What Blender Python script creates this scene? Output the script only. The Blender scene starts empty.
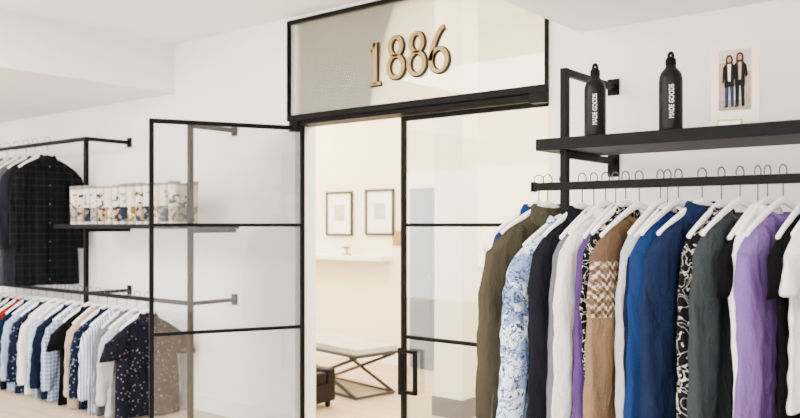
import bpy, math, random
from mathutils import Vector, Matrix
random.seed(7)
S = bpy.context.scene
COL = S.collection

# ---------------------------------------------------------------- materials
def newmat(name):
    m = bpy.data.materials.new(name); m.use_nodes = True
    nt = m.node_tree
    return m, nt, nt.nodes['Principled BSDF']

def plain(name, col, rough=0.5, metal=0.0, bump=0.0, bscale=60, var=0.0, vscale=3, spec=0.5):
    m, nt, p = newmat(name)
    p.inputs['Base Color'].default_value = (*col, 1)
    p.inputs['Roughness'].default_value = rough
    p.inputs['Metallic'].default_value = metal
    p.inputs['Specular IOR Level'].default_value = spec
    tc = nt.nodes.new('ShaderNodeTexCoord')
    n = nt.nodes.new('ShaderNodeTexNoise'); n.inputs['Scale'].default_value = vscale
    nt.links.new(tc.outputs['Object'], n.inputs['Vector'])
    mx = nt.nodes.new('ShaderNodeMix'); mx.data_type = 'RGBA'
    mx.inputs[6].default_value = (*[c*(1-var) for c in col], 1)
    mx.inputs[7].default_value = (*[min(1, c*(1+var)) for c in col], 1)
    nt.links.new(n.outputs['Fac'], mx.inputs[0])
    nt.links.new(mx.outputs[2], p.inputs['Base Color'])
    if bump > 0:
        n2 = nt.nodes.new('ShaderNodeTexNoise'); n2.inputs['Scale'].default_value = bscale
        nt.links.new(tc.outputs['Object'], n2.inputs['Vector'])
        b = nt.nodes.new('ShaderNodeBump'); b.inputs['Strength'].default_value = bump
        b.inputs['Distance'].default_value = 0.002
        nt.links.new(n2.outputs['Fac'], b.inputs['Height'])
        nt.links.new(b.outputs['Normal'], p.inputs['Normal'])
    return m

def cloth(name, c1, pattern='solid', c2=(1, 1, 1), c3=None, scale=20.0, thr=0.5, rough=0.9, dark=True):
    if dark and max(c1) < 0.6:
        c1 = tuple(c*0.42 for c in c1)
    m, nt, p = newmat(name)
    L = nt.links.new; N = nt.nodes.new
    p.inputs['Roughness'].default_value = rough
    p.inputs['Specular IOR Level'].default_value = 0.05
    tc = N('ShaderNodeTexCoord')
    def math_(op, a, b=None):
        n = N('ShaderNodeMath'); n.operation = op
        for i, v in enumerate((a, b)):
            if v is None: continue
            if isinstance(v, (int, float)): n.inputs[i].default_value = v
            else: L(v, n.inputs[i])
        return n.outputs[0]
    def mix(f, a, b):
        n = N('ShaderNodeMix'); n.data_type = 'RGBA'
        if isinstance(f, (int, float)): n.inputs[0].default_value = f
        else: L(f, n.inputs[0])
        for i, v in ((6, a), (7, b)):
            if isinstance(v, tuple): n.inputs[i].default_value = (*v, 1)
            else: L(v, n.inputs[i])
        return n.outputs[2]
    sp = N('ShaderNodeSeparateXYZ'); L(tc.outputs['Object'], sp.inputs[0])
    X, Y, Z = sp.outputs
    nz = N('ShaderNodeTexNoise'); nz.inputs['Scale'].default_value = scale; nz.inputs['Detail'].default_value = 3
    L(tc.outputs['Object'], nz.inputs['Vector'])
    heather = N('ShaderNodeTexNoise'); heather.inputs['Scale'].default_value = 180
    L(tc.outputs['Object'], heather.inputs['Vector'])
    col = mix(heather.outputs['Fac'], tuple(c*0.7 for c in c1), tuple(min(1, c*1.3) for c in c1))
    if pattern == 'plaid':
        a = math_('GREATER_THAN', math_('SINE', math_('MULTIPLY', Y, scale*5)), thr)
        b = math_('GREATER_THAN', math_('SINE', math_('MULTIPLY', Z, scale*5)), thr)
        f = math_('MULTIPLY', math_('ADD', a, b), 0.5)
        col = mix(f, col, c2)
    elif pattern == 'stripes':
        a = math_('GREATER_THAN', math_('SINE', math_('MULTIPLY', Y, scale*10)), thr)
        col = mix(a, col, c2)
    elif pattern == 'camo':
        nz.inputs['Distortion'].default_value = 1.0
        f = math_('GREATER_THAN', nz.outputs['Fac'], thr)
        col = mix(f, col, c2)
        if c3:
            n2 = N('ShaderNodeTexNoise'); n2.inputs['Scale'].default_value = scale*1.7; n2.inputs['Detail'].default_value = 4
            n2.inputs['Distortion'].default_value = 2.0
            L(tc.outputs['Object'], n2.inputs['Vector'])
            d = math_('ABSOLUTE', math_('SUBTRACT', n2.outputs['Fac'], 0.5))
            f2 = math_('LESS_THAN', d, 0.028)
            col = mix(f2, col, c3)
    elif pattern == 'scribble':
        n2 = N('ShaderNodeTexNoise'); n2.inputs['Scale'].default_value = scale; n2.inputs['Detail'].default_value = 1
        n2.inputs['Distortion'].default_value = 2.5
        L(tc.outputs['Object'], n2.inputs['Vector'])
        d = math_('ABSOLUTE', math_('SUBTRACT', n2.outputs['Fac'], 0.5))
        f = math_('LESS_THAN', d, thr)
        col = mix(f, col, c2)
    elif pattern == 'dots':
        v = N('ShaderNodeTexVoronoi'); v.inputs['Scale'].default_value = scale
        L(tc.outputs['Object'], v.inputs['Vector'])
        f = math_('LESS_THAN', v.outputs['Distance'], thr)
        col = mix(f, col, c2)
    elif pattern == 'fairisle':
        pz = math_('PINGPONG', Y, 0.02)
        zz = math_('ADD', Z, pz)
        a = math_('GREATER_THAN', math_('SINE', math_('MULTIPLY', zz, 150)), 0.1)
        b = math_('GREATER_THAN', math_('MULTIPLY', math_('SINE', math_('MULTIPLY', Y, 260)), math_('SINE', math_('MULTIPLY', Z, 200))), 0.0)
        mk = math_('GREATER_THAN', Z, -0.50)
        mk2 = math_('LESS_THAN', Z, -0.28)
        mm = math_('MULTIPLY', mk, mk2)
        col = mix(math_('MULTIPLY', a, mm), col, c2)
        col = mix(math_('MULTIPLY', math_('MULTIPLY', b, mm), 0.8), col, c3)
        col = mix(math_('GREATER_THAN', Z, -0.28), col, tuple(c*0.5 for c in c1))
    elif pattern == 'label':
        band = math_('MULTIPLY', math_('LESS_THAN', Z, 0.235), math_('GREATER_THAN', Z, 0.02))
        n2 = N('ShaderNodeTexNoise'); n2.inputs['Scale'].default_value = 30; n2.inputs['Detail'].default_value = 3
        L(tc.outputs['Object'], n2.inputs['Vector'])
        col = mix(math_('MULTIPLY', band, math_('LESS_THAN', Z, 0.13)), col, c2)
        col = mix(math_('MULTIPLY', band, math_('GREATER_THAN', n2.outputs['Fac'], thr)), col, c3)
        col = mix(math_('GREATER_THAN', Z, 0.272), col, (0.22, 0.19, 0.15))
    L(col, p.inputs['Base Color'])
    mp = N('ShaderNodeMapping'); mp.inputs['Scale'].default_value = (1, 1, 0.45); L(tc.outputs['Object'], mp.inputs[0])
    wv = N('ShaderNodeTexNoise'); wv.inputs['Scale'].default_value = 14; wv.inputs['Detail'].default_value = 5; wv.inputs['Distortion'].default_value = 0.6
    L(mp.outputs[0], wv.inputs['Vector'])
    bp = N('ShaderNodeBump'); bp.inputs['Strength'].default_value = 0.9; bp.inputs['Distance'].default_value = 0.03
    L(wv.outputs['Fac'], bp.inputs['Height']); L(bp.outputs['Normal'], p.inputs['Normal'])
    return m

def glassmat(name, tint=(0.965, 0.98, 0.965), refl=1.6, haze=0.0, hcol=(0.8, 0.78, 0.66)):
    m = bpy.data.materials.new(name); m.use_nodes = True
    nt = m.node_tree; nt.nodes.clear()
    o = nt.nodes.new('ShaderNodeOutputMaterial')
    t = nt.nodes.new('ShaderNodeBsdfTransparent'); t.inputs[0].default_value = (*tint, 1)
    g = nt.nodes.new('ShaderNodeBsdfGlossy'); g.inputs['Roughness'].default_value = 0.0
    f = nt.nodes.new('ShaderNodeFresnel'); f.inputs[0].default_value = 1.5
    mu = nt.nodes.new('ShaderNodeMath'); mu.operation = 'MULTIPLY'; mu.inputs[1].default_value = refl
    mx = nt.nodes.new('ShaderNodeMixShader')
    nt.links.new(f.outputs[0], mu.inputs[0]); nt.links.new(mu.outputs[0], mx.inputs[0])
    base = t.outputs[0]
    if haze:
        d = nt.nodes.new('ShaderNodeBsdfDiffuse'); d.inputs[0].default_value = (*hcol, 1)
        tl = nt.nodes.new('ShaderNodeBsdfTranslucent'); tl.inputs[0].default_value = (*hcol, 1)
        m1 = nt.nodes.new('ShaderNodeMixShader'); m1.inputs[0].default_value = 0.35
        nt.links.new(d.outputs[0], m1.inputs[1]); nt.links.new(tl.outputs[0], m1.inputs[2])
        m2 = nt.nodes.new('ShaderNodeMixShader'); m2.inputs[0].default_value = haze
        nt.links.new(t.outputs[0], m2.inputs[1]); nt.links.new(m1.outputs[0], m2.inputs[2])
        base = m2.outputs[0]
    nt.links.new(base, mx.inputs[1]); nt.links.new(g.outputs[0], mx.inputs[2])
    nt.links.new(mx.outputs[0], o.inputs[0])
    return m

def woodmat(name, c1, c2):
    m, nt, p = newmat(name); L = nt.links.new; N = nt.nodes.new
    tc = N('ShaderNodeTexCoord')
    br = N('ShaderNodeTexBrick'); br.inputs['Scale'].default_value = 1
    br.inputs['Brick Width'].default_value = 1.6; br.inputs['Row Height'].default_value = 0.16
    br.inputs['Mortar Size'].default_value = 0.003
    br.inputs['Color1'].default_value = (*c1, 1); br.inputs['Color2'].default_value = (*c2, 1)
    br.inputs['Mortar'].default_value = (c1[0]*.4, c1[1]*.4, c1[2]*.4, 1)
    L(tc.outputs['Object'], br.inputs['Vector'])
    n = N('ShaderNodeTexNoise'); n.inputs['Scale'].default_value = 6
    mp2 = N('ShaderNodeMapping'); mp2.inputs['Scale'].default_value = (1, 12, 1); L(tc.outputs['Object'], mp2.inputs[0]); L(mp2.outputs[0], n.inputs[0])
    mx = N('ShaderNodeMix'); mx.data_type = 'RGBA'; mx.blend_type = 'MULTIPLY'; mx.inputs[0].default_value = 0.3
    L(br.outputs['Color'], mx.inputs[6]); L(n.outputs['Color'], mx.inputs[7]); L(mx.outputs[2], p.inputs['Base Color'])
    p.inputs['Roughness'].default_value = 0.45
    return m

M_wall = plain('white_paint', (0.94, 0.93, 0.935), 0.8, bump=0.1, bscale=200, var=0.01)
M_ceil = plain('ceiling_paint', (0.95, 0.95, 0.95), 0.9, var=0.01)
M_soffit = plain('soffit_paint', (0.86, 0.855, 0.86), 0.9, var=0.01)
M_cream = plain('cream_paint', (0.89, 0.79, 0.60), 0.8, var=0.01)
M_black = plain('black_powdercoat', (0.0025, 0.0025, 0.0025), 0.5, 0.0, bump=0.1, bscale=400, var=0.1, spec=0.08)
M_shelf = plain('dark_shelf_board', (0.004, 0.004, 0.005), 0.55, bump=0.2, bscale=80, var=0.2, spec=0.08)
M_glass = glassmat('clear_glass')
M_transom = glassmat('hazy_transom_glass', tint=(0.95, 0.96, 0.90), refl=1.3, haze=0.28, hcol=(0.86, 0.84, 0.74))
M_gold = plain('gold_leaf', (0.34, 0.23, 0.075), 0.4, 0.4, var=0.3, vscale=30)
M_signblk = plain('sign_black', (0.006, 0.004, 0.003), 0.4, spec=0.2)
M_floor = woodmat('oak_floor', (0.58, 0.44, 0.30), (0.64, 0.50, 0.36))
M_white = plain('white_plastic', (0.9, 0.9, 0.91), 0.4)
M_chrome = plain('hook_metal', (0.10, 0.10, 0.11), 0.35, 0.6)
M_bottle = plain('bottle_black', (0.004, 0.004, 0.005), 0.4, bump=0.05, bscale=500, spec=0.15)
M_leather = plain('black_leather', (0.004, 0.003, 0.003), 0.5, bump=0.4, bscale=120, spec=0.15)
M_paper = plain('paper_white', (0.9, 0.89, 0.86), 0.7)
M_card = plain('card_stock', (0.80, 0.73, 0.62), 0.7)
M_base = plain('dark_baseboard', (0.008, 0.008, 0.011), 0.5, spec=0.2)
M_bluegrey = plain('blue_grey_paint', (0.07, 0.09, 0.13), 0.6, spec=0.2)

# ---------------------------------------------------------------- mesh builder
class MB:
    def __init__(s): s.v = []; s.f = []; s.m = []; s.sm = []
    def box(s, a, b, mi=0):
        x0, y0, z0 = a; x1, y1, z1 = b
        vs = [(x0,y0,z0),(x1,y0,z0),(x1,y1,z0),(x0,y1,z0),(x0,y0,z1),(x1,y0,z1),(x1,y1,z1),(x0,y1,z1)]
        n = len(s.v); s.v += vs
        for q in ((0,3,2,1),(4,5,6,7),(0,1,5,4),(1,2,6,5),(2,3,7,6),(3,0,4,7)):
            s.f.append(tuple(n+i for i in q)); s.m.append(mi); s.sm.append(False)
    def loft(s, rings, mi=0, cap=True, smooth=True, closed=True):
        n = len(s.v); k = len(rings[0])
        for r in rings: s.v += [tuple(p) for p in r]
        for i in range(len(rings)-1):
            for j in range(k if closed else k-1):
                j2 = (j+1) % k
                s.f.append((n+i*k+j, n+i*k+j2, n+(i+1)*k+j2, n+(i+1)*k+j)); s.m.append(mi); s.sm.append(smooth)
        if cap and closed:
            s.f.append(tuple(n+j for j in range(k))[::-1]); s.m.append(mi); s.sm.append(False)
            s.f.append(tuple(n+(len(rings)-1)*k+j for j in range(k))); s.m.append(mi); s.sm.append(False)
    def tube(s, pts, r, mi=0, k=8, rx=None):
        rings = []
        pts = [Vector(p) for p in pts]
        up = None
        for i, p in enumerate(pts):
            d = (pts[min(i+1, len(pts)-1)] - pts[max(i-1, 0)]).normalized()
            if up is None:
                up = Vector((1, 0, 0)) if abs(d.x) < 0.9 else Vector((0, 1, 0))
            a = (up - d*up.dot(d)).normalized(); b = d.cross(a); up = a
            rr = r[i] if isinstance(r, (list, tuple)) else r
            r2 = rx if rx else rr
            rings.append([p + a*math.cos(t)*r2 + b*math.sin(t)*rr for t in [2*math.pi*j/k for j in range(k)]])
        s.loft(rings, mi)
    def lathe(s, c, prof, mi=0, k=24):
        rings = []
        for r, z in prof:
            rings.append([(c[0]+r*math.cos(2*math.pi*j/k), c[1]+r*math.sin(2*math.pi*j/k), c[2]+z) for j in range(k)])
        s.loft(rings, mi)
    def poly(s, pts, mi=0):
        n = len(s.v); s.v += [tuple(p) for p in pts]; s.f.append(tuple(range(n, n+len(pts)))); s.m.append(mi); s.sm.append(False)
    def obj(s, name, mats, loc=(0,0,0), rotz=0, parent=None, bevel=0):
        me = bpy.data.meshes.new(name); me.from_pydata(s.v, [], s.f)
        for m in mats: me.materials.append(m)
        for i, p in enumerate(me.polygons): p.material_index = s.m[i]; p.use_smooth = s.sm[i]
        me.update()
        o = bpy.data.objects.new(name, me); COL.objects.link(o)
        o.location = loc; o.rotation_euler = (0, 0, rotz)
        if parent: o.parent = parent
        if bevel:
            b = o.modifiers.new('bevel', 'BEVEL'); b.width = bevel; b.segments = 2; b.limit_method = 'ANGLE'
        return o

def boxobj(name, a, b, mat, bevel=0):
    c = [(a[i]+b[i])/2 for i in range(3)]
    m = MB(); m.box([a[i]-c[i] for i in range(3)], [b[i]-c[i] for i in range(3)])
    return m.obj(name, [mat], loc=c, bevel=bevel)

# ---------------------------------------------------------------- room shell
WY = 3.77
WT = 0.20
OL, OR_ = -3.95, -2.03
H2 = 3.25
boxobj('floor', (-10.5, -4.5, -0.1), (3.5, 6.6, 0.0), M_floor)
boxobj('wall_back_left', (-10.4, WY, 0), (OL, WY+WT, H2), M_wall)
boxobj('wall_back_right', (OR_, WY, 0), (3.4, WY+WT, H2), M_wall)
boxobj('wall_back_lintel', (OL, WY, 2.78), (OR_, WY+WT, H2), M_wall)
boxobj('wall_left', (-10.5, -4.5, 0), (-10.4, 6.6, H2), M_wall)
boxobj('wall_right', (3.4, -4.5, 0), (3.5, 6.6, H2), M_wall)
boxobj('ceiling', (-5.30, -4.5, 2.81), (-1.85, WY, 2.9), M_ceil)
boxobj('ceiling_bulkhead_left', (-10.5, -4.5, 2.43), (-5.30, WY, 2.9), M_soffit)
boxobj('ceiling_bulkhead_right', (-1.85, -4.5, 2.385), (3.5, WY, 2.9), M_ceil)
boxobj('ceiling_fitting_room', (-10.5, WY+WT, H2), (3.5, 6.6, H2+0.1), M_ceil)
boxobj('wall_fitting_room', (-10.4, 6.2, 0), (3.4, 6.35, H2), M_cream)
boxobj('wall_fitting_room_side', (-7.6, WY+WT, 0), (-7.5, 6.2, H2), M_cream)
boxobj('column', (-3.50, 4.75, 0), (-3.25, 4.95, H2), M_cream)
boxobj('baseboard_column', (-3.515, 4.735, 0), (-3.235, 4.965, 0.14), M_base)
boxobj('baseboard_left', (-10.4, WY-0.015, 0), (OL, WY, 0.12), M_wall)
boxobj('baseboard_right', (OR_, WY-0.015, 0), (3.4, WY, 0.12), M_wall)
boxobj('baseboard_fitting_room', (-7.5, 6.185, 0), (3.4, 6.2, 0.12), M_paper)

# ---------------------------------------------------------------- transom + doors
m = MB()
T0, T1 = WY-0.03, WY+0.03
m.box((-4.00, T0, 2.10), (-2.03, T1, 2.14))
m.box((-4.00, T0, 2.755), (-2.03, T1, 2.78))
m.box((-4.00, T0, 2.14), (-3.985, T1, 2.755))
m.box((-2.042, T0, 2.14), (-2.03, T1, 2.755))
m.box((-3.985, T0+0.005, 2.03), (-3.90, WY+0.02, 2.10))
m.box((-2.13, T0-0.01, 2.045), (-2.03, WY+0.02, 2.10))
m.box((-3.95, WY-0.005, 2.075), (-2.03, WY+0.15, 2.115))
fr = m.obj('transom_window', [M_black], bevel=0.002)
g = MB(); g.box((-3.985, WY+0.0, 2.14), (-2.042, WY+0.010, 2.755)); g.obj('transom_panel', [M_transom], parent=fr)

def door_leaf(name, p0, p1, H=2.04, z0=0.015):
    p0 = Vector(p0); p1 = Vector(p1); W = (p1-p0).length
    ang = math.atan2(p1.y-p0.y, p1.x-p0.x)
    e = MB(); t = 0.016; sw = 0.028
    e.box((0, -t, z0), (sw, t, H)); e.box((W-sw, -t, z0), (W, t, H))
    e.box((sw, -t, H-sw), (W-sw, t, H)); e.box((sw, -t, z0), (W-sw, t, z0+0.06))
    for z in (0.71, 1.40): e.box((sw, -t*0.8, z-0.011), (W-sw, t*0.8, z+0.011))
    o = e.obj(name, [M_black], loc=(p0.x, p0.y, 0), rotz=ang, bevel=0.002)
    q = MB(); q.box((sw*0.8, -0.004, z0+0.03), (W-sw*0.8, 0.004, H-sw*0.8)); q.obj('glass_pane', [M_glass], parent=o)
    return o, W
dr, W = door_leaf('door_1', (-3.10, WY+0.10), (-2.05, WY+0.10), H=2.07)
h = MB()
h.box((0.028, -0.045, 0.365), (0.13, -0.02, 0.385)); h.box((0.028, -0.045, 0.615), (0.13, -0.02, 0.635))
h.box((0.115, -0.045, 0.365), (0.137, -0.02, 0.635)); h.box((0.0, -0.045, 0.355), (0.028, -0.015, 0.645))
h.obj('pull_handle', [M_black], parent=dr, bevel=0.002)
dl, W2 = door_leaf('door_2', (-3.92, WY+0.06), (-4.38, 2.925), H=2.07)

# ---------------------------------------------------------------- sign digits 1886
def cat(pts, n=8):
    out = []; P = [Vector(p) for p in pts]; N = len(P)
    for i in range(N-1):
        p0 = P[max(i-1, 0)]; p1 = P[i]; p2 = P[i+1]; p3 = P[min(i+2, N-1)]
        for j in range(n):
            t = j/n
            out.append(0.5*((2*p1)+(-p0+p2)*t+(2*p0-5*p1+4*p2-p3)*t*t+(-p0+3*p1-3*p2+p3)*t**3))
    out.append(P[-1])
    return out
def ribbon(b, pts, w, y0, y1, mi, closed=False, org=(0, 0), sc=1.0):
    n = len(pts); rings = []
    for i, p in enumerate(pts):
        a = pts[(i-1) % n] if closed else pts[max(i-1, 0)]
        c = pts[(i+1) % n] if closed else pts[min(i+1, n-1)]
        d = (c-a).normalized(); nn = Vector((-d.y, d.x))
        ww = w(d)
        L = p+nn*ww; R = p-nn*ww
        def T(q): return (org[0]+q.x*sc, org[1]+q.y*sc)
        l = T(L); r = T(R)
        rings.append([(l[0], y0, l[1]), (r[0], y0, r[1]), (r[0], y1, r[1]), (l[0], y1, l[1])])
    if closed: rings.append(rings[0])
    b.loft(rings, mi, cap=not closed, smooth=False)
sg = MB(); SC = 0.268
def ell(cx, cz, rx, rz, n=40):
    return [Vector((cx+rx*math.sin(2*math.pi*i/n), cz+rz*math.cos(2*math.pi*i/n))) for i in range(n)]
def thick(base, k=0.022):
    return lambda d: base + k*abs(d.y)
eight = [(ell(0.26, 0.735, 0.165, 0.205), True, 0.032), (ell(0.26, 0.275, 0.215, 0.245), True, 0.032)]
six = [(ell(0.27, 0.275, 0.215, 0.245), True, 0.032), (cat([(0.42, 0.975), (0.32, 0.93), (0.20, 0.76), (0.10, 0.52), (0.055, 0.275)], 6), False, 0.034)]
one = [(cat([(0.25, 0.0), (0.25, 0.5), (0.25, 0.97)], 4), False, 0.036), (cat([(0.25, 0.95), (0.20, 0.88), (0.08, 0.83)], 4), False, 0.032), (cat([(0.08, 0.01), (0.25, 0.01), (0.42, 0.01)], 4), False, 0.032)]
for k, strokes in enumerate([one, eight, eight, six]):
    org = (-3.29+k*0.160, 2.270+(0.016 if k else 0))
    for pts, cl, bw in strokes:
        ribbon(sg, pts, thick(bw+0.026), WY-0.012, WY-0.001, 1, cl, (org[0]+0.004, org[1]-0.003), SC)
        ribbon(sg, pts, thick(bw), WY-0.018, WY-0.011, 0, cl, org, SC)
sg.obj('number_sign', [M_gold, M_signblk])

# ---------------------------------------------------------------- wall rail systems
def rail_system(name, uprights, yr, ztop, parts_fn):
    b = MB(); t = 0.0165
    for ux, z0 in uprights:
        b.box((ux-t, yr-t, z0), (ux+t, yr+t, ztop))
        b.box((ux-t*0.8, yr, ztop-0.032), (ux+t*0.8, WY-0.006, ztop))
        b.box((ux-0.03, WY-0.012, ztop-0.055), (ux+0.03, WY, ztop+0.025))
    parts_fn(b)
    return b.obj(name, [M_black, M_shelf], bevel=0.002)
def right_parts(b):
    y = 3.247
    b.box((-1.82, y-0.019, 1.556), (0.45, y+0.019, 1.592))
    b.box((-1.83, y-0.024, 1.551), (-1.82, y+0.024, 1.597))
    for ux in (-1.669, 0.30):
        b.box((ux-0.012, y, 1.70), (ux+0.012, WY, 1.732))
        b.box((ux-0.03, WY-0.01, 1.64), (ux+0.03, WY, 1.76))
rail_system('clothes_rail', [(-1.669, 0.0), (0.30, 0.0)], 3.247, 2.10, right_parts)
boxobj('display_shelf', (-1.78, 3.18, 1.733), (0.45, 3.60, 1.785), M_shelf, 0.002)
LY = 3.38
def left_parts(b):
    b.box((-9.8, LY-0.014, 2.068), (-5.919, LY+0.014, 2.10))
    b.box((-9.8, LY-0.014, 0.845), (-4.573, LY+0.014, 0.875))
    for ux in (-5.919, -4.573):
        b.box((ux-0.012, LY, 1.345), (ux+0.012, WY, 1.372))
        b.box((ux-0.012, LY, 0.845), (ux+0.012, WY, 0.872))
        b.box((ux-0.03, WY-0.01, 0.82), (ux+0.03, WY, 0.90))
rail_system('clothes_rail', [(-5.919, 0.0), (-4.573, 0.0), (-9.6, 0.0)], LY, 2.10, left_parts)
boxobj('display_shelf', (-6.20, 3.26, 1.373), (-4.32, 3.60, 1.405), M_shelf, 0.002)

# ---------------------------------------------------------------- garments
DROP = 0.055
def garment(name, x, y, zr, yaw, mat, L=0.8, W=1.0, sleeve='long', collar=True, puff=False, placket=False,
            thick=0.036, slen=0.6, trim=None, seed=0, flare=0.03, outf=0.05, rib=False, drop=0.0, bulk=1.0):
    rnd = random.Random(seed*31+5)
    b = MB(); K = 44
    ph1, ph2, ph3 = [rnd.uniform(0, 6.28) for _ in range(3)]
    A = rnd.uniform(0.012, 0.019); bend = rnd.uniform(0.0, 0.07)
    def off(u, s): return A*s*(math.sin(19*u+ph1+1.6*s)+0.7*math.sin(43*u+ph2+s)+0.35*math.sin(89*u+ph3)) + bend*s*(u/0.25)**2*(-1 if u > 0 else 1)*0.6
    prof = [(-0.098, 0.056, 0.026), (-0.106, 0.080, 0.030), (-0.126, 0.120, 0.028), (-0.150, 0.165, 0.026), (-0.175, 0.198, 0.026), (-0.205, 0.214, 0.029), (-0.25, 0.222, 0.033)]
    nl = 32
    for i in range(1, nl+1):
        t = i/nl
        z = -0.25-(L-0.25)*t
        w = 0.222+flare*t+0.004*math.sin(7*t+ph1)
        th = thick*bulk*(1.0+0.12*math.sin(5*t+ph2))
        if puff:
            q = abs(math.sin((z+0.2)*math.pi/0.085)); w += 0.018*q; th += 0.018*q
        if rib and t > 0.93: w *= 0.93; th *= 0.75
        prof.append((z, w, th))
    zl = prof[-1][0]
    prof.append((zl-0.002, prof[-1][1]*0.97, prof[-1][2]*0.4))
    rings = []
    for z, w, th in prof:
        s = min(1, max(0, (-z-0.12)/0.5)); ring = []
        for j in range(K):
            a = 2*math.pi*j/K; ca, sa = math.cos(a), math.sin(a)
            u = W*w*math.copysign(abs(ca)**0.85, ca)
            xx = th*math.copysign(abs(sa)**0.7, sa)
            dz = -0.02*sa if (z > -0.12 and sa > 0) else 0
            crease = 0.004*math.sin(60*z+25*u+ph3)*s
            ring.append((xx+off(u, s)+crease*(1 if sa > 0 else -1), u, z+dz+0.008*math.sin(9*u+ph2)*s))
        rings.append(ring)
    b.loft(rings, 0)
    if sleeve != 'none':
        for sg_ in (-1, 1):
            ln = slen if sleeve == 'long' else 0.23
            rr = []; n = 30 if sleeve == 'long' else 8
            sway = rnd.uniform(0.0, 0.045); out = outf*rnd.uniform(0.6, 1.3)
            for i in range(n+1):
                t = i/n
                ry = (0.076-0.027*t)*bulk if sleeve == 'long' else (0.080+0.016*t)
                rx = (0.036-0.008*t)*bulk if sleeve == 'long' else 0.026
                if puff: rx *= 1.2
                if i == 0: ry *= 0.45; rx *= 0.5
                if i == 1: ry *= 0.85; rx *= 0.85
                fade = min(1, t*4)
                el = math.exp(-((t-0.45)/0.12)**2)
                wr = 1+fade*(0.05*math.sin(t*27+ph3+sg_)+0.03*math.sin(t*61+ph1))+0.04*el*math.sin(t*110)
                if puff: wr += 0.2*abs(math.sin(t*ln*math.pi/0.085))
                if sleeve == 'long' and t > 0.94: ry *= 0.84; wr = 1
                cy = sg_*W*(0.166+0.050*math.sin(min(1, t*2.4)*math.pi/2)) + sg_*out*t
                cz = -0.160-ln*t
                cx = sway*math.sin(t*2.4)+0.008
                tilt = 0.55 if i < 3 else 0.12
                ring = []
                for j in range(18):
                    a = 2*math.pi*j/18
                    uy = math.copysign(abs(math.cos(a))**0.85, math.cos(a))*ry*wr
                    ring.append((cx+math.sin(a)*rx*wr+0.007*math.sin(3*a+ph2+6*t)*fade, cy+uy, cz-sg_*uy*tilt))
                rr.append(ring)
            b.loft(rr, 0)
    if collar:
        rr = []
        sc_ = 1.25 if collar == 'big' else 1.0
        for (w, th, z, fd) in ((0.050, 0.030, -0.108, 0.015), (0.052, 0.033, -0.062, 0.02), (0.060, 0.040, -0.056, 0.022), (0.074, 0.048, -0.082, 0.03), (0.088, 0.052, -0.112, 0.05)):
            zz = -0.108+(z+0.108)*sc_
            rr.append([(th*math.sin(a)+0.002, w*sc_*math.cos(a), zz-fd*max(0, math.sin(a))) for a in [2*math.pi*j/24 for j in range(24)]])
        b.loft(rr, 1 if trim else 0, cap=False)
    else:
        rr = []
        for (w, th, z) in ((0.062, 0.030, -0.114), (0.062, 0.032, -0.094), (0.071, 0.038, -0.093), (0.078, 0.040, -0.118)):
            rr.append([(th*math.sin(a), w*math.cos(a), z-0.02*max(0, math.sin(a))) for a in [2*math.pi*j/24 for j in range(24)]])
        b.loft(rr, 1 if trim else 0, cap=False)
    if placket:
        rr = []
        for i in range(30):
            t = i/29; z = -0.15-(L-0.155)*t; s = min(1, max(0, (-z-0.12)/0.5))
            xx = thick*bulk*1.15+0.003
            rr.append([(xx+off(-0.014, s), -0.014, z), (xx+0.005+off(-0.014, s), -0.012, z), (xx+0.005+off(0.014, s), 0.012, z), (xx+off(0.014, s), 0.014, z)])
        b.loft(rr, 0, smooth=False)
        for i in range(7):
            z = -0.17-(L-0.22)*i/6; s = min(1, max(0, (-z-0.12)/0.5)); xx = thick*bulk*1.15+0.007+off(0, s)
            c = [(xx, 0.005*math.cos(q), z+0.005*math.sin(q)) for q in [k*math.pi/4 for k in range(8)]]
            b.loft([c, [(xx+0.003, p[1], p[2]) for p in c]], 2)
        s = 0.35; px = thick*bulk*1.1+0.004
        for uy in (-0.14,):
            g0 = [(px+off(uy, s), uy, -0.36), (px+off(uy+0.1, s), uy+0.10, -0.36), (px+off(uy+0.1, s), uy+0.10, -0.48), (px+off(uy+.05, s), uy+0.05, -0.50), (px+off(uy, s), uy, -0.48)]
            b.loft([g0, [(p[0]+0.005, p[1], p[2]) for p in g0]], 0, smooth=False)
    D = DROP+drop
    o = b.obj(name, [mat, trim or mat, M_btn], loc=(x, y, zr-D), rotz=yaw)
    sm = o.modifiers.new('sub', 'SUBSURF'); sm.levels = 1; sm.render_levels = 1
    hgr = MB()
    R = 0.024
    pts = [(0, R*math.cos(math.radians(d)), R*math.sin(math.radians(d))+0.004+D) for d in range(205, -60, -20)]
    pts += [(0, 0.004, -0.030+D), (0, 0, -0.042+D), (0, 0, -0.062)]
    hgr.tube(pts, 0.0028, 1, 6)
    arm = [(0, -0.205*W, -0.180), (0, -0.16*W, -0.146), (0, -0.10*W, -0.103), (0, -0.04, -0.064), (0, 0, -0.050), (0, 0.04, -0.064), (0, 0.10*W, -0.103), (0, 0.16*W, -0.146), (0, 0.205*W, -0.180)]
    hgr.tube(arm, [0.010, 0.012, 0.013, 0.015, 0.017, 0.015, 0.013, 0.012, 0.010], 0, 8, rx=0.008)
    hgr.obj('hanger', [M_white, M_chrome], parent=o)
    return o
M_btn = plain('button_horn', (0.18, 0.17, 0.16), 0.4)

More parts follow.
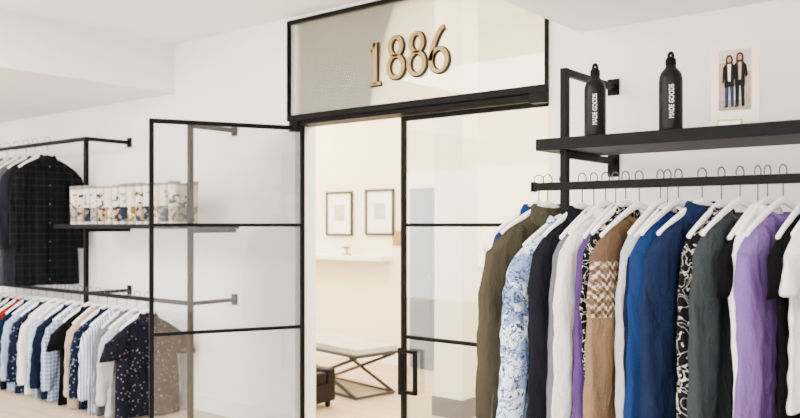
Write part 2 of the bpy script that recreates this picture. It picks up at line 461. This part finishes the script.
C = {}
C['navy'] = cloth('navy_cloth', (0.008, 0.016, 0.045))
C['navyblue'] = cloth('navy_blue_nylon', (0.010, 0.050, 0.20), rough=0.5)
C['olive'] = cloth('olive_canvas', (0.098, 0.086, 0.056))
C['icecamo'] = cloth('ice_camo_nylon', (0.18, 0.26, 0.44), 'camo', (0.56, 0.65, 0.78), (0.04, 0.055, 0.12), 10, 0.50, 0.5, dark=False)
C['black'] = cloth('black_cloth', (0.007, 0.007, 0.009))
C['nblack'] = cloth('ink_cloth', (0.014, 0.015, 0.022))
C['char'] = cloth('charcoal_cloth', (0.030, 0.032, 0.042))
C['lgrey'] = cloth('light_grey_cloth', (0.36, 0.36, 0.39), dark=False)
C['mgrey'] = cloth('mid_grey_cloth', (0.10, 0.105, 0.12), dark=False)
C['grey'] = cloth('grey_cloth', (0.20, 0.21, 0.23))
C['purple'] = cloth('purple_cloth', (0.13, 0.060, 0.25))
C['lilac'] = cloth('lilac_cloth', (0.30, 0.175, 0.54))
C['bw'] = cloth('black_white_print', (0.010, 0.010, 0.012), 'scribble', (0.45, 0.43, 0.39), None, 13, 0.018)
C['fair'] = cloth('fair_isle_knit', (0.40, 0.26, 0.15), 'fairisle', (0.50, 0.42, 0.31), (0.04, 0.022, 0.018))
C['royal'] = cloth('royal_blue_cloth', (0.014, 0.048, 0.18))
C['denim'] = cloth('indigo_denim', (0.016, 0.030, 0.090))
C['white'] = cloth('white_cotton', (0.68, 0.68, 0.71))
C['green'] = cloth('slate_green_cloth', (0.058, 0.072, 0.078))
C['paleblue'] = cloth('pale_blue_cotton', (0.24, 0.32, 0.45), dark=False)
C['plaidk'] = cloth('dark_plaid_flannel', (0.008, 0.009, 0.010), 'plaid', (0.010, 0.012, 0.014), None, 22, 0.75)
C['plaidb'] = cloth('blue_check', (0.38, 0.43, 0.53), 'plaid', (0.08, 0.13, 0.26), None, 40, 0.3, dark=False)
C['plaidg'] = cloth('grey_check', (0.40, 0.40, 0.41), 'plaid', (0.14, 0.14, 0.16), None, 40, 0.3, dark=False)
C['dotn'] = cloth('navy_dot', (0.012, 0.018, 0.045), 'dots', (0.26, 0.31, 0.43), None, 42, 0.2)
C['dotp'] = cloth('pale_dot', (0.32, 0.39, 0.50), 'dots', (0.07, 0.10, 0.23), None, 60, 0.3, dark=False)
C['floral'] = cloth('navy_floral', (0.014, 0.016, 0.028), 'dots', (0.16, 0.13, 0.15), None, 36, 0.20)
C['red'] = cloth('rust_red_cloth', (0.40, 0.035, 0.025))
C['stripe'] = cloth('blue_stripe', (0.60, 0.62, 0.68), 'stripes', (0.13, 0.20, 0.34), None, 30, 0.3)
C['beige'] = cloth('beige_cotton', (0.36, 0.27, 0.20), dark=False)
C['stone'] = cloth('off_white_cotton', (0.60, 0.58, 0.575))

RY, RZ = 3.247, 1.600
R_ = [
 ('puffer_vest', -1.800, 'navyblue', 0.92, 1.04, 'none', 'big', True, False, -36, .03, 0, 0, 1.1),
 ('jacket', -1.755, 'olive', 1.10, 1.16, 'long', 'big', False, True, -30, .07, .07, 0.0, 1.25),
 ('puffer_jacket', -1.675, 'icecamo', 1.10, 1.06, 'long', 'big', True, False, -24, .05, .09, 0.055, 1.15),
 ('jacket', -1.585, 'nblack', 1.08, 1.08, 'long', 'big', False, False, -20, .04, .06, 0.01, 1.2),
 ('jacket', -1.53, 'mgrey', 1.10, 1.02, 'long', True, False, False, -15, .03, .05, 0.02, 1.0),
 ('shirt', -1.475, 'stone', 1.10, 1.04, 'long', True, False, True, -19, .03, .06, 0, 1.0),
 ('sweatshirt', -1.43, 'purple', 1.10, 1.0, 'long', False, False, False, -14, .03, .05, 0.015, 1.0),
 ('shirt', -1.385, 'bw', 1.10, 1.0, 'long', True, False, False, -17, .02, .03, 0, 1.0),
 ('sweater', -1.325, 'fair', 1.10, 1.08, 'long', False, False, False, -20, .03, .07, 0.01, 1.15),
 ('sweatshirt', -1.235, 'lgrey', 1.1, 1.0, 'long', False, False, False, -14, .02, .04, 0, 1.0),
 ('jacket', -1.205, 'navy', 1.1, 1.0, 'long', True, False, False, -16, .02, .03, 0.015, 1.0),
 ('sweatshirt', -1.160, 'royal', 1.1, 1.10, 'long', False, False, False, -18, .03, .07, 0, 1.15),
 ('jacket', -1.065, 'denim', 1.1, 1.14, 'long', 'big', False, True, -25, .04, .05, 0, 1.25),
 ('shirt', -0.990, 'bw', 1.1, 1.04, 'long', True, False, False, -16, .02, .05, 0.01, 1.0),
 ('sweatshirt', -0.920, 'green', 1.1, 1.08, 'long', False, False, False, -20, .03, .05, 0, 1.1),
 ('t_shirt', -0.855, 'black', 0.95, 1.0, 'short', False, False, False, -13, .02, .02, 0.015, 1.0),
 ('shirt', -0.820, 'white', 1.0, 1.0, 'long', True, False, False, -15, .02, .03, 0, 1.0),
 ('sweatshirt', -0.765, 'lilac', 1.0, 1.10, 'long', False, False, False, -19, .02, .05, 0, 1.1),
 ('t_shirt', -0.685, 'black', 0.95, 1.02, 'short', False, False, False, -14, .03, .03, 0.01, 1.0),
 ('t_shirt', -0.63, 'white', 0.80, 1.0, 'short', False, False, False, -16, .03, .02, 0, 1.0),
 ('t_shirt', -0.585, 'white', 0.84, 1.0, 'short', False, False, False, -13, .03, .02, 0.01, 1.0),
 ('t_shirt', -0.52, 'grey', 0.80, 1.0, 'short', False, False, False, -12, .02, .02, 0, 1.0),
 ('t_shirt', -0.45, 'black', 0.80, 1.0, 'short', False, False, False, -12, .02, .02, 0, 1.0),
 ('shirt', -0.38, 'paleblue', 0.80, 1.0, 'long', True, False, True, -12, .02, .02, 0, 1.0),
 ('shirt', -0.30, 'white', 0.80, 1.0, 'long', True, False, True, -12, .02, .02, 0, 1.0),
]
for i, (nm, x, c, L, W_, sl, cl, pf, pk, yw, fl, of, dp, bk) in enumerate(R_):
    garment(nm, x, RY, RZ, math.radians(yw), C[c], L=L, W=W_, sleeve=sl, collar=cl, puff=pf, placket=pk,
            thick=0.024 if not pf else 0.032, slen=min(0.84, L-0.22), seed=i+1, flare=fl, outf=of, rib=nm.startswith('sweat'), drop=dp, bulk=bk)

LC = ['black', 'char', 'navy', 'grey', 'lgrey', 'char', 'char', 'black', 'red', 'navy', 'paleblue', 'dotn', 'stone', 'dotp', 'navy', 'plaidb', 'black', 'beige', 'dotn', 'stripe', 'mgrey', 'lgrey', 'floral']
n = len(LC)
for i, c in enumerate(LC):
    x = -8.00 + (8.00-5.08)*i/(n-1)
    garment('shirt', x, LY, 0.884, math.radians(-12 if c == 'floral' else random.uniform(-14, 0)), C[c], L=0.81, W=1.0, sleeve='long' if c not in ('floral', 'black') else 'short',
            collar=True, placket=True, slen=0.56, seed=100+i, thick=0.03)
for i, (x, c) in enumerate([(-7.9, 'char'), (-7.75, 'grey'), (-7.6, 'paleblue'), (-7.42, 'black'), (-7.25, 'char'), (-7.08, 'grey'), (-6.9, 'grey'), (-6.74, 'char'), (-6.53, 'plaidk')]):
    garment('flannel_shirt', x, LY, 2.112, math.radians(-6 if i == 8 else random.uniform(-8, 4)), C[c], L=1.16, W=1.12, sleeve='long', collar=True, placket=True, slen=0.70, seed=200+i, thick=0.03, flare=0.02, outf=0.03)

# ---------------------------------------------------------------- water bottles
def bottle(x, y, z, s=1.0, label='MADE GOODS'):
    b = MB()
    prof = [(0.036, 0), (0.042, 0.003), (0.044, 0.01), (0.044, 0.19), (0.043, 0.205), (0.038, 0.222), (0.028, 0.236), (0.021, 0.243), (0.019, 0.250), (0.019, 0.256)]
    b.lathe((0, 0, 0), [(r*s, h*s) for r, h in prof], 0, 32)
    cap = [(0.020, 0.254), (0.0205, 0.258), (0.0195, 0.276), (0.014, 0.282), (0.009, 0.286)]
    b.lathe((0, 0, 0), [(r*s, h*s) for r, h in cap], 1, 24)
    pts = [(0.008*s*math.cos(a), 0, (0.284+0.018*math.sin(a))*s) for a in [math.pi*i/10 for i in range(11)]]
    b.tube(pts, 0.006*s, 1, 8)
    o = b.obj('water_bottle', [M_bottle, M_black], loc=(x, y, z), rotz=math.radians(15))
    cu = bpy.data.curves.new('lbl', 'FONT'); cu.body = label; cu.size = 0.026; cu.align_x = 'CENTER'; cu.align_y = 'CENTER'
    t = bpy.data.objects.new('lbl', cu); COL.objects.link(t)
    dg = bpy.context.evaluated_depsgraph_get(); dg.update()
    me = bpy.data.meshes.new_from_object(t.evaluated_get(dg))
    bpy.data.objects.remove(t)
    R = 0.0446*s
    for v in me.vertices:
        px, py = v.co.x*0.75*s, v.co.y*s
        th = math.radians(-80) - py/R
        v.co = Vector((R*math.cos(th), R*math.sin(th), 0.11*s+px))
    me.materials.append(M_white)
    l = bpy.data.objects.new('label', me); COL.objects.link(l); l.parent = o
bottle(-1.535, 3.27, 1.785, 1.06)
bottle(-1.20, 3.27, 1.785, 1.08)

# photo card on shelf
pc = MB()
pc.box((-0.088, 0, 0), (0.088, 0.006, 0.33), 0)
pc.box((-0.060, -0.0015, 0.07), (0.060, 0.0, 0.31), 1)
pc.box((-0.060, -0.0022, 0.07), (0.060, -0.0014, 0.11), 4)
pc.box((-0.060, -0.0020, 0.11), (-0.034, -0.0014, 0.26), 6); pc.box((0.038, -0.0020, 0.11), (0.060, -0.0014, 0.22), 6)
def fig(cx, s, coat, leg, shirt):
    z0 = 0.082
    def q(pts, mi, d=0.003): pc.poly([(cx+px*s, -d, z0+pz*s) for px, pz in pts], mi)
    q([(-0.013,0),(-0.003,0),(-0.001,0.080),(-0.014,0.080)], leg); q([(0.005,0),(0.014,0.002),(0.014,0.080),(0.001,0.080)], leg)
    q([(-0.016,0.000),(-0.003,0.000),(-0.003,0.006),(-0.014,0.007)], 2, 0.0033)
    q([(-0.015,0.065),(0.015,0.067),(0.015,0.11),(0.019,0.130),(0.012,0.140),(0.004,0.146),(-0.004,0.146),(-0.012,0.140),(-0.019,0.130),(-0.015,0.11)], coat, 0.0035)
    q([(-0.022,0.078),(-0.016,0.082),(-0.013,0.130),(-0.019,0.132)], coat, 0.0032); q([(0.016,0.090),(0.024,0.098),(0.019,0.132),(0.013,0.130)], coat, 0.0032)
    q([(-0.0035,0.085),(0.0035,0.085),(0.005,0.140),(-0.005,0.140)], shirt, 0.0037)
    q([(-0.0105,0.120),(-0.004,0.14),(0.004,0.14),(0.0105,0.120),(0.0115,0.158),(0.006,0.170),(-0.005,0.171),(-0.011,0.16)], 7, 0.0036)
    q([(0.0062*math.cos(a), 0.155+0.0095*math.sin(a)) for a in [k*math.pi/6 for k in range(12)]], 3, 0.004)
    q([(-0.020,0.068),(-0.015,0.068),(-0.015,0.079),(-0.021,0.079)], 3, 0.0034)
M_skin = plain('photo_skin', (0.34, 0.18, 0.11), 0.7); M_photo = plain('photo_backdrop', (0.48, 0.46, 0.42), 0.6, var=0.35, vscale=25)
M_jean = plain('photo_jeans', (0.015, 0.03, 0.07), 0.7, spec=0.1); M_gnd = plain('photo_ground', (0.26, 0.21, 0.16), 0.7, var=0.3, vscale=30)
M_wall2 = plain('photo_bricks', (0.34, 0.25, 0.18), 0.7, var=0.4, vscale=40)
M_hair = plain('photo_hair', (0.03, 0.014, 0.008), 0.7, spec=0.1)
M_coat = plain('photo_coat', (0.006, 0.006, 0.008), 0.7, spec=0.1)
fig(-0.020, 1.22, 8, 5, 0); fig(0.019, 1.26, 8, 8, 6)
pc.box((-0.04, 0.004, 0), (0.04, 0.07, 0.006), 0)
pc.obj('photo_card', [M_card, M_photo, M_signblk, M_skin, M_gnd, M_jean, M_wall2, M_hair, M_coat], loc=(-0.955, 3.30, 1.785), rotz=math.radians(8))
pp = MB(); pp.box((-0.045, 0, 0), (0.045, 0.03, 0.024), 0); pp.box((-0.04, -0.001, 0.003), (0.04, 0.0, 0.017), 1)
pp.obj('price_block', [M_gold, M_paper], loc=(-0.95, 3.21, 1.785), rotz=math.radians(8))

# ---------------------------------------------------------------- patterned tumblers on left shelf
TM = [cloth('label_cream', (0.66, 0.60, 0.50), 'label', (0.40, 0.30, 0.18), (0.03, 0.03, 0.04), 40, 0.53, 0.5),
      cloth('label_gold', (0.62, 0.55, 0.42), 'label', (0.22, 0.13, 0.04), (0.66, 0.60, 0.50), 40, 0.52, 0.5),
      cloth('label_dark', (0.60, 0.57, 0.52), 'label', (0.012, 0.018, 0.035), (0.25, 0.21, 0.15), 40, 0.56, 0.5),
      cloth('label_pale', (0.66, 0.64, 0.60), 'label', (0.28, 0.27, 0.26), (0.10, 0.07, 0.05), 40, 0.54, 0.5)]
tb = MB()
order = [3, 0, 2, 3, 0, 1, 0, 2, 1, 0, 2, 1, 2, 0]
rt = random.Random(3)
for i, k in enumerate(order):
    x = -0.69 + 0.100*i
    hs = rt.choice([0.94, 1.0, 1.0, 0.97])
    for r_, (yy, dx) in enumerate(((-0.03, 0), (0.11, 0.02))):
        prof = [(0.033, 0.0), (0.036, 0.005), (0.040, 0.275), (0.043, 0.283), (0.043, 0.297), (0.040, 0.300), (0.020, 0.302)]
        tb.lathe((x+dx, yy, 0), [(r, z*hs) for r, z in prof], k if r_ == 0 else (k+1) % 4, 20)
tb.obj('patterned_tumblers', TM, loc=(-5.30, 3.36, 1.405))

# ---------------------------------------------------------------- fitting room
def picture(x, z, w, h):
    b = MB(); t = 0.024
    b.box((-w/2, -0.025, -h/2), (w/2, 0, -h/2+t)); b.box((-w/2, -0.025, h/2-t), (w/2, 0, h/2))
    b.box((-w/2, -0.025, -h/2+t), (-w/2+t, 0, h/2-t)); b.box((w/2-t, -0.025, -h/2+t), (w/2, 0, h/2-t))
    b.box((-w/2+t, -0.012, -h/2+t), (w/2-t, 0, h/2-t), 1)
    b.box((-w*0.2, -0.014, -h*0.16), (w*0.2, -0.012, h*0.2), 2)
    b.obj('picture_frame', [plain('frame_brown', (0.012, 0.005, 0.003), 0.4), M_paper, M_photo], loc=(x, 6.2, z), bevel=0.002)
picture(-5.81, 1.52, 0.38, 0.47); picture(-5.25, 1.53, 0.38, 0.47)
boxobj('floating_shelf', (-6.3, 6.02, 1.04), (-5.10, 6.2, 1.09), M_paper, 0.003)
b = MB(); b.lathe((0, 0, 0), [(0.05, 0), (0.055, 0.01), (0.012, 0.02), (0.010, 0.06), (0.05, 0.075), (0.06, 0.085), (0.02, 0.09)], 0, 20)
b.obj('brass_dish', [M_gold], loc=(-5.60, 6.08, 1.09))
b = MB(); b.box((-0.055, -0.012, -0.075), (0.055, 0, 0.075)); b.box((-0.015, -0.018, 0.01), (0.015, -0.01, 0.045)); b.box((-0.015, -0.018, -0.045), (0.015, -0.01, -0.01))
b.obj('light_switch', [M_gold], loc=(-5.03, 6.2, 1.27), bevel=0.002)
b = MB(); b.box((-0.15, -0.02, 0.0), (0.15, 0.0, 1.76)); b.box((-0.11, -0.03, 0.1), (0.11, -0.02, 0.85)); b.box((-0.11, -0.03, 0.95), (0.11, -0.02, 1.66)); b.box((0.08, -0.05, 0.88), (0.11, -0.02, 0.92), 1)
b.obj('cupboard_door', [M_bluegrey, M_gold], loc=(-4.71, 6.2, 0), bevel=0.004)
boxobj('floating_shelf', (-4.10, 6.08, 1.02), (-3.80, 6.2, 1.045), M_paper, 0.003)
b = MB(); b.lathe((0, 0, 0), [(0.04, 0), (0.045, 0.01), (0.01, 0.02), (0.01, 0.12), (0.03, 0.13), (0.03, 0.14)], 0, 16); b.lathe((0, 0, 0.14), [(0.012, 0), (0.012, 0.14), (0.004, 0.15)], 1, 12)
b.obj('candlestick', [M_gold, M_paper], loc=(-3.95, 6.14, 1.045))

b = MB()
b.box((-0.50, -0.24, 0.34), (0.50, 0.24, 0.362), 0); b.box((-0.48, -0.22, 0.362), (0.48, 0.22, 0.41), 1)
for y in (-0.20, 0.20):
    for sx in (-1, 1):
        b.tube([(-0.45*sx, y, 0.012), (0.45*sx, y, 0.335)], 0.015, 0, 8)
    b.tube([(-0.45, y, 0.016), (0.45, y, 0.016)], 0.012, 0, 8)
for sx in (-0.45, 0.45): b.tube([(sx, -0.2, 0.016), (sx, 0.2, 0.016)], 0.012, 0, 8)
b.obj('bench', [plain('dark_metal', (0.02, 0.02, 0.022), 0.4, 0.3), plain('grey_cushion', (0.50, 0.47, 0.43), 0.8, bump=0.3, var=0.4, vscale=8)], loc=(-4.68, 5.02, 0), rotz=math.radians(-10), bevel=0.006)
b = MB()
b.box((-0.33, -0.22, 0.05), (0.33, 0.22, 0.19)); b.box((-0.25, -0.21, 0.19), (0.25, 0.12, 0.24)); b.box((-0.33, 0.13, 0.19), (0.33, 0.22, 0.30))
b.box((-0.33, -0.22, 0.19), (-0.25, 0.12, 0.28)); b.box((0.25, -0.22, 0.19), (0.33, 0.12, 0.28))
for sx in (-0.28, 0.28):
    for sy in (-0.18, 0.18): b.box((sx-0.02, sy-0.02, 0), (sx+0.02, sy+0.02, 0.05))
b.obj('armchair', [M_leather], loc=(-4.58, 4.27, 0), bevel=0.015)

# ---------------------------------------------------------------- lights
def area(name, loc, rot, sx, sy, e, col=(1, 1, 1)):
    l = bpy.data.lights.new(name, 'AREA'); l.shape = 'RECTANGLE'; l.size = sx; l.size_y = sy; l.energy = e; l.color = col
    o = bpy.data.objects.new(name, l); COL.objects.link(o); o.location = loc; o.rotation_euler = rot
    return o
area('fill_light_shop', (-3.6, 0.6, 2.79), (0, 0, 0), 2.4, 2.4, 350, (1, 0.985, 0.965))  # added fill under the high ceiling to brighten the shop, no known fixture
area('fill_light_shop', (-0.5, 0.3, 2.37), (0, 0, 0), 2.5, 1.5, 200, (1, 0.985, 0.965))  # added fill below the right bulkhead, brightens the right rack side
area('fill_light_shop', (-7.5, 0.8, 2.41), (0, 0, 0), 2.5, 1.5, 270, (1, 0.985, 0.965))  # added fill below the left bulkhead, brightens the left rack side
area('fill_light_fitting_room', (-6.9, 5.1, H2-0.02), (0, 0, 0), 1.1, 1.6, 210, (1, 0.90, 0.73))  # added warm fill for the back room, set where the wall hides it
area('fill_light_fitting_room', (-2.2, 5.1, H2-0.02), (0, 0, 0), 1.0, 1.6, 210, (1, 0.90, 0.73))  # second added warm fill, at the hidden right end of the back room
area('fill_light_fitting_room', (-4.4, 4.35, H2-0.02), (0, 0, 0), 1.6, 0.5, 130, (1, 0.90, 0.73))  # third added warm fill, just behind the doorway, no known lamp
w = bpy.data.worlds.new('World'); S.world = w; w.use_nodes = True
bg = w.node_tree.nodes['Background']; bg.inputs[0].default_value = (1.0, 0.985, 0.98, 1); bg.inputs[1].default_value = 8.0

# ---------------------------------------------------------------- camera
cam = bpy.data.cameras.new('camera'); co = bpy.data.objects.new('camera', cam); COL.objects.link(co)
co.location = (0, 0, 1.4); co.rotation_euler = (math.radians(90), 0, math.radians(38.85))
cam.sensor_width = 36; cam.lens = 36; cam.shift_y = 0.02; cam.clip_start = 0.05
cam.dof.use_dof = True; cam.dof.focus_distance = 3.8; cam.dof.aperture_fstop = 1.8
S.camera = co
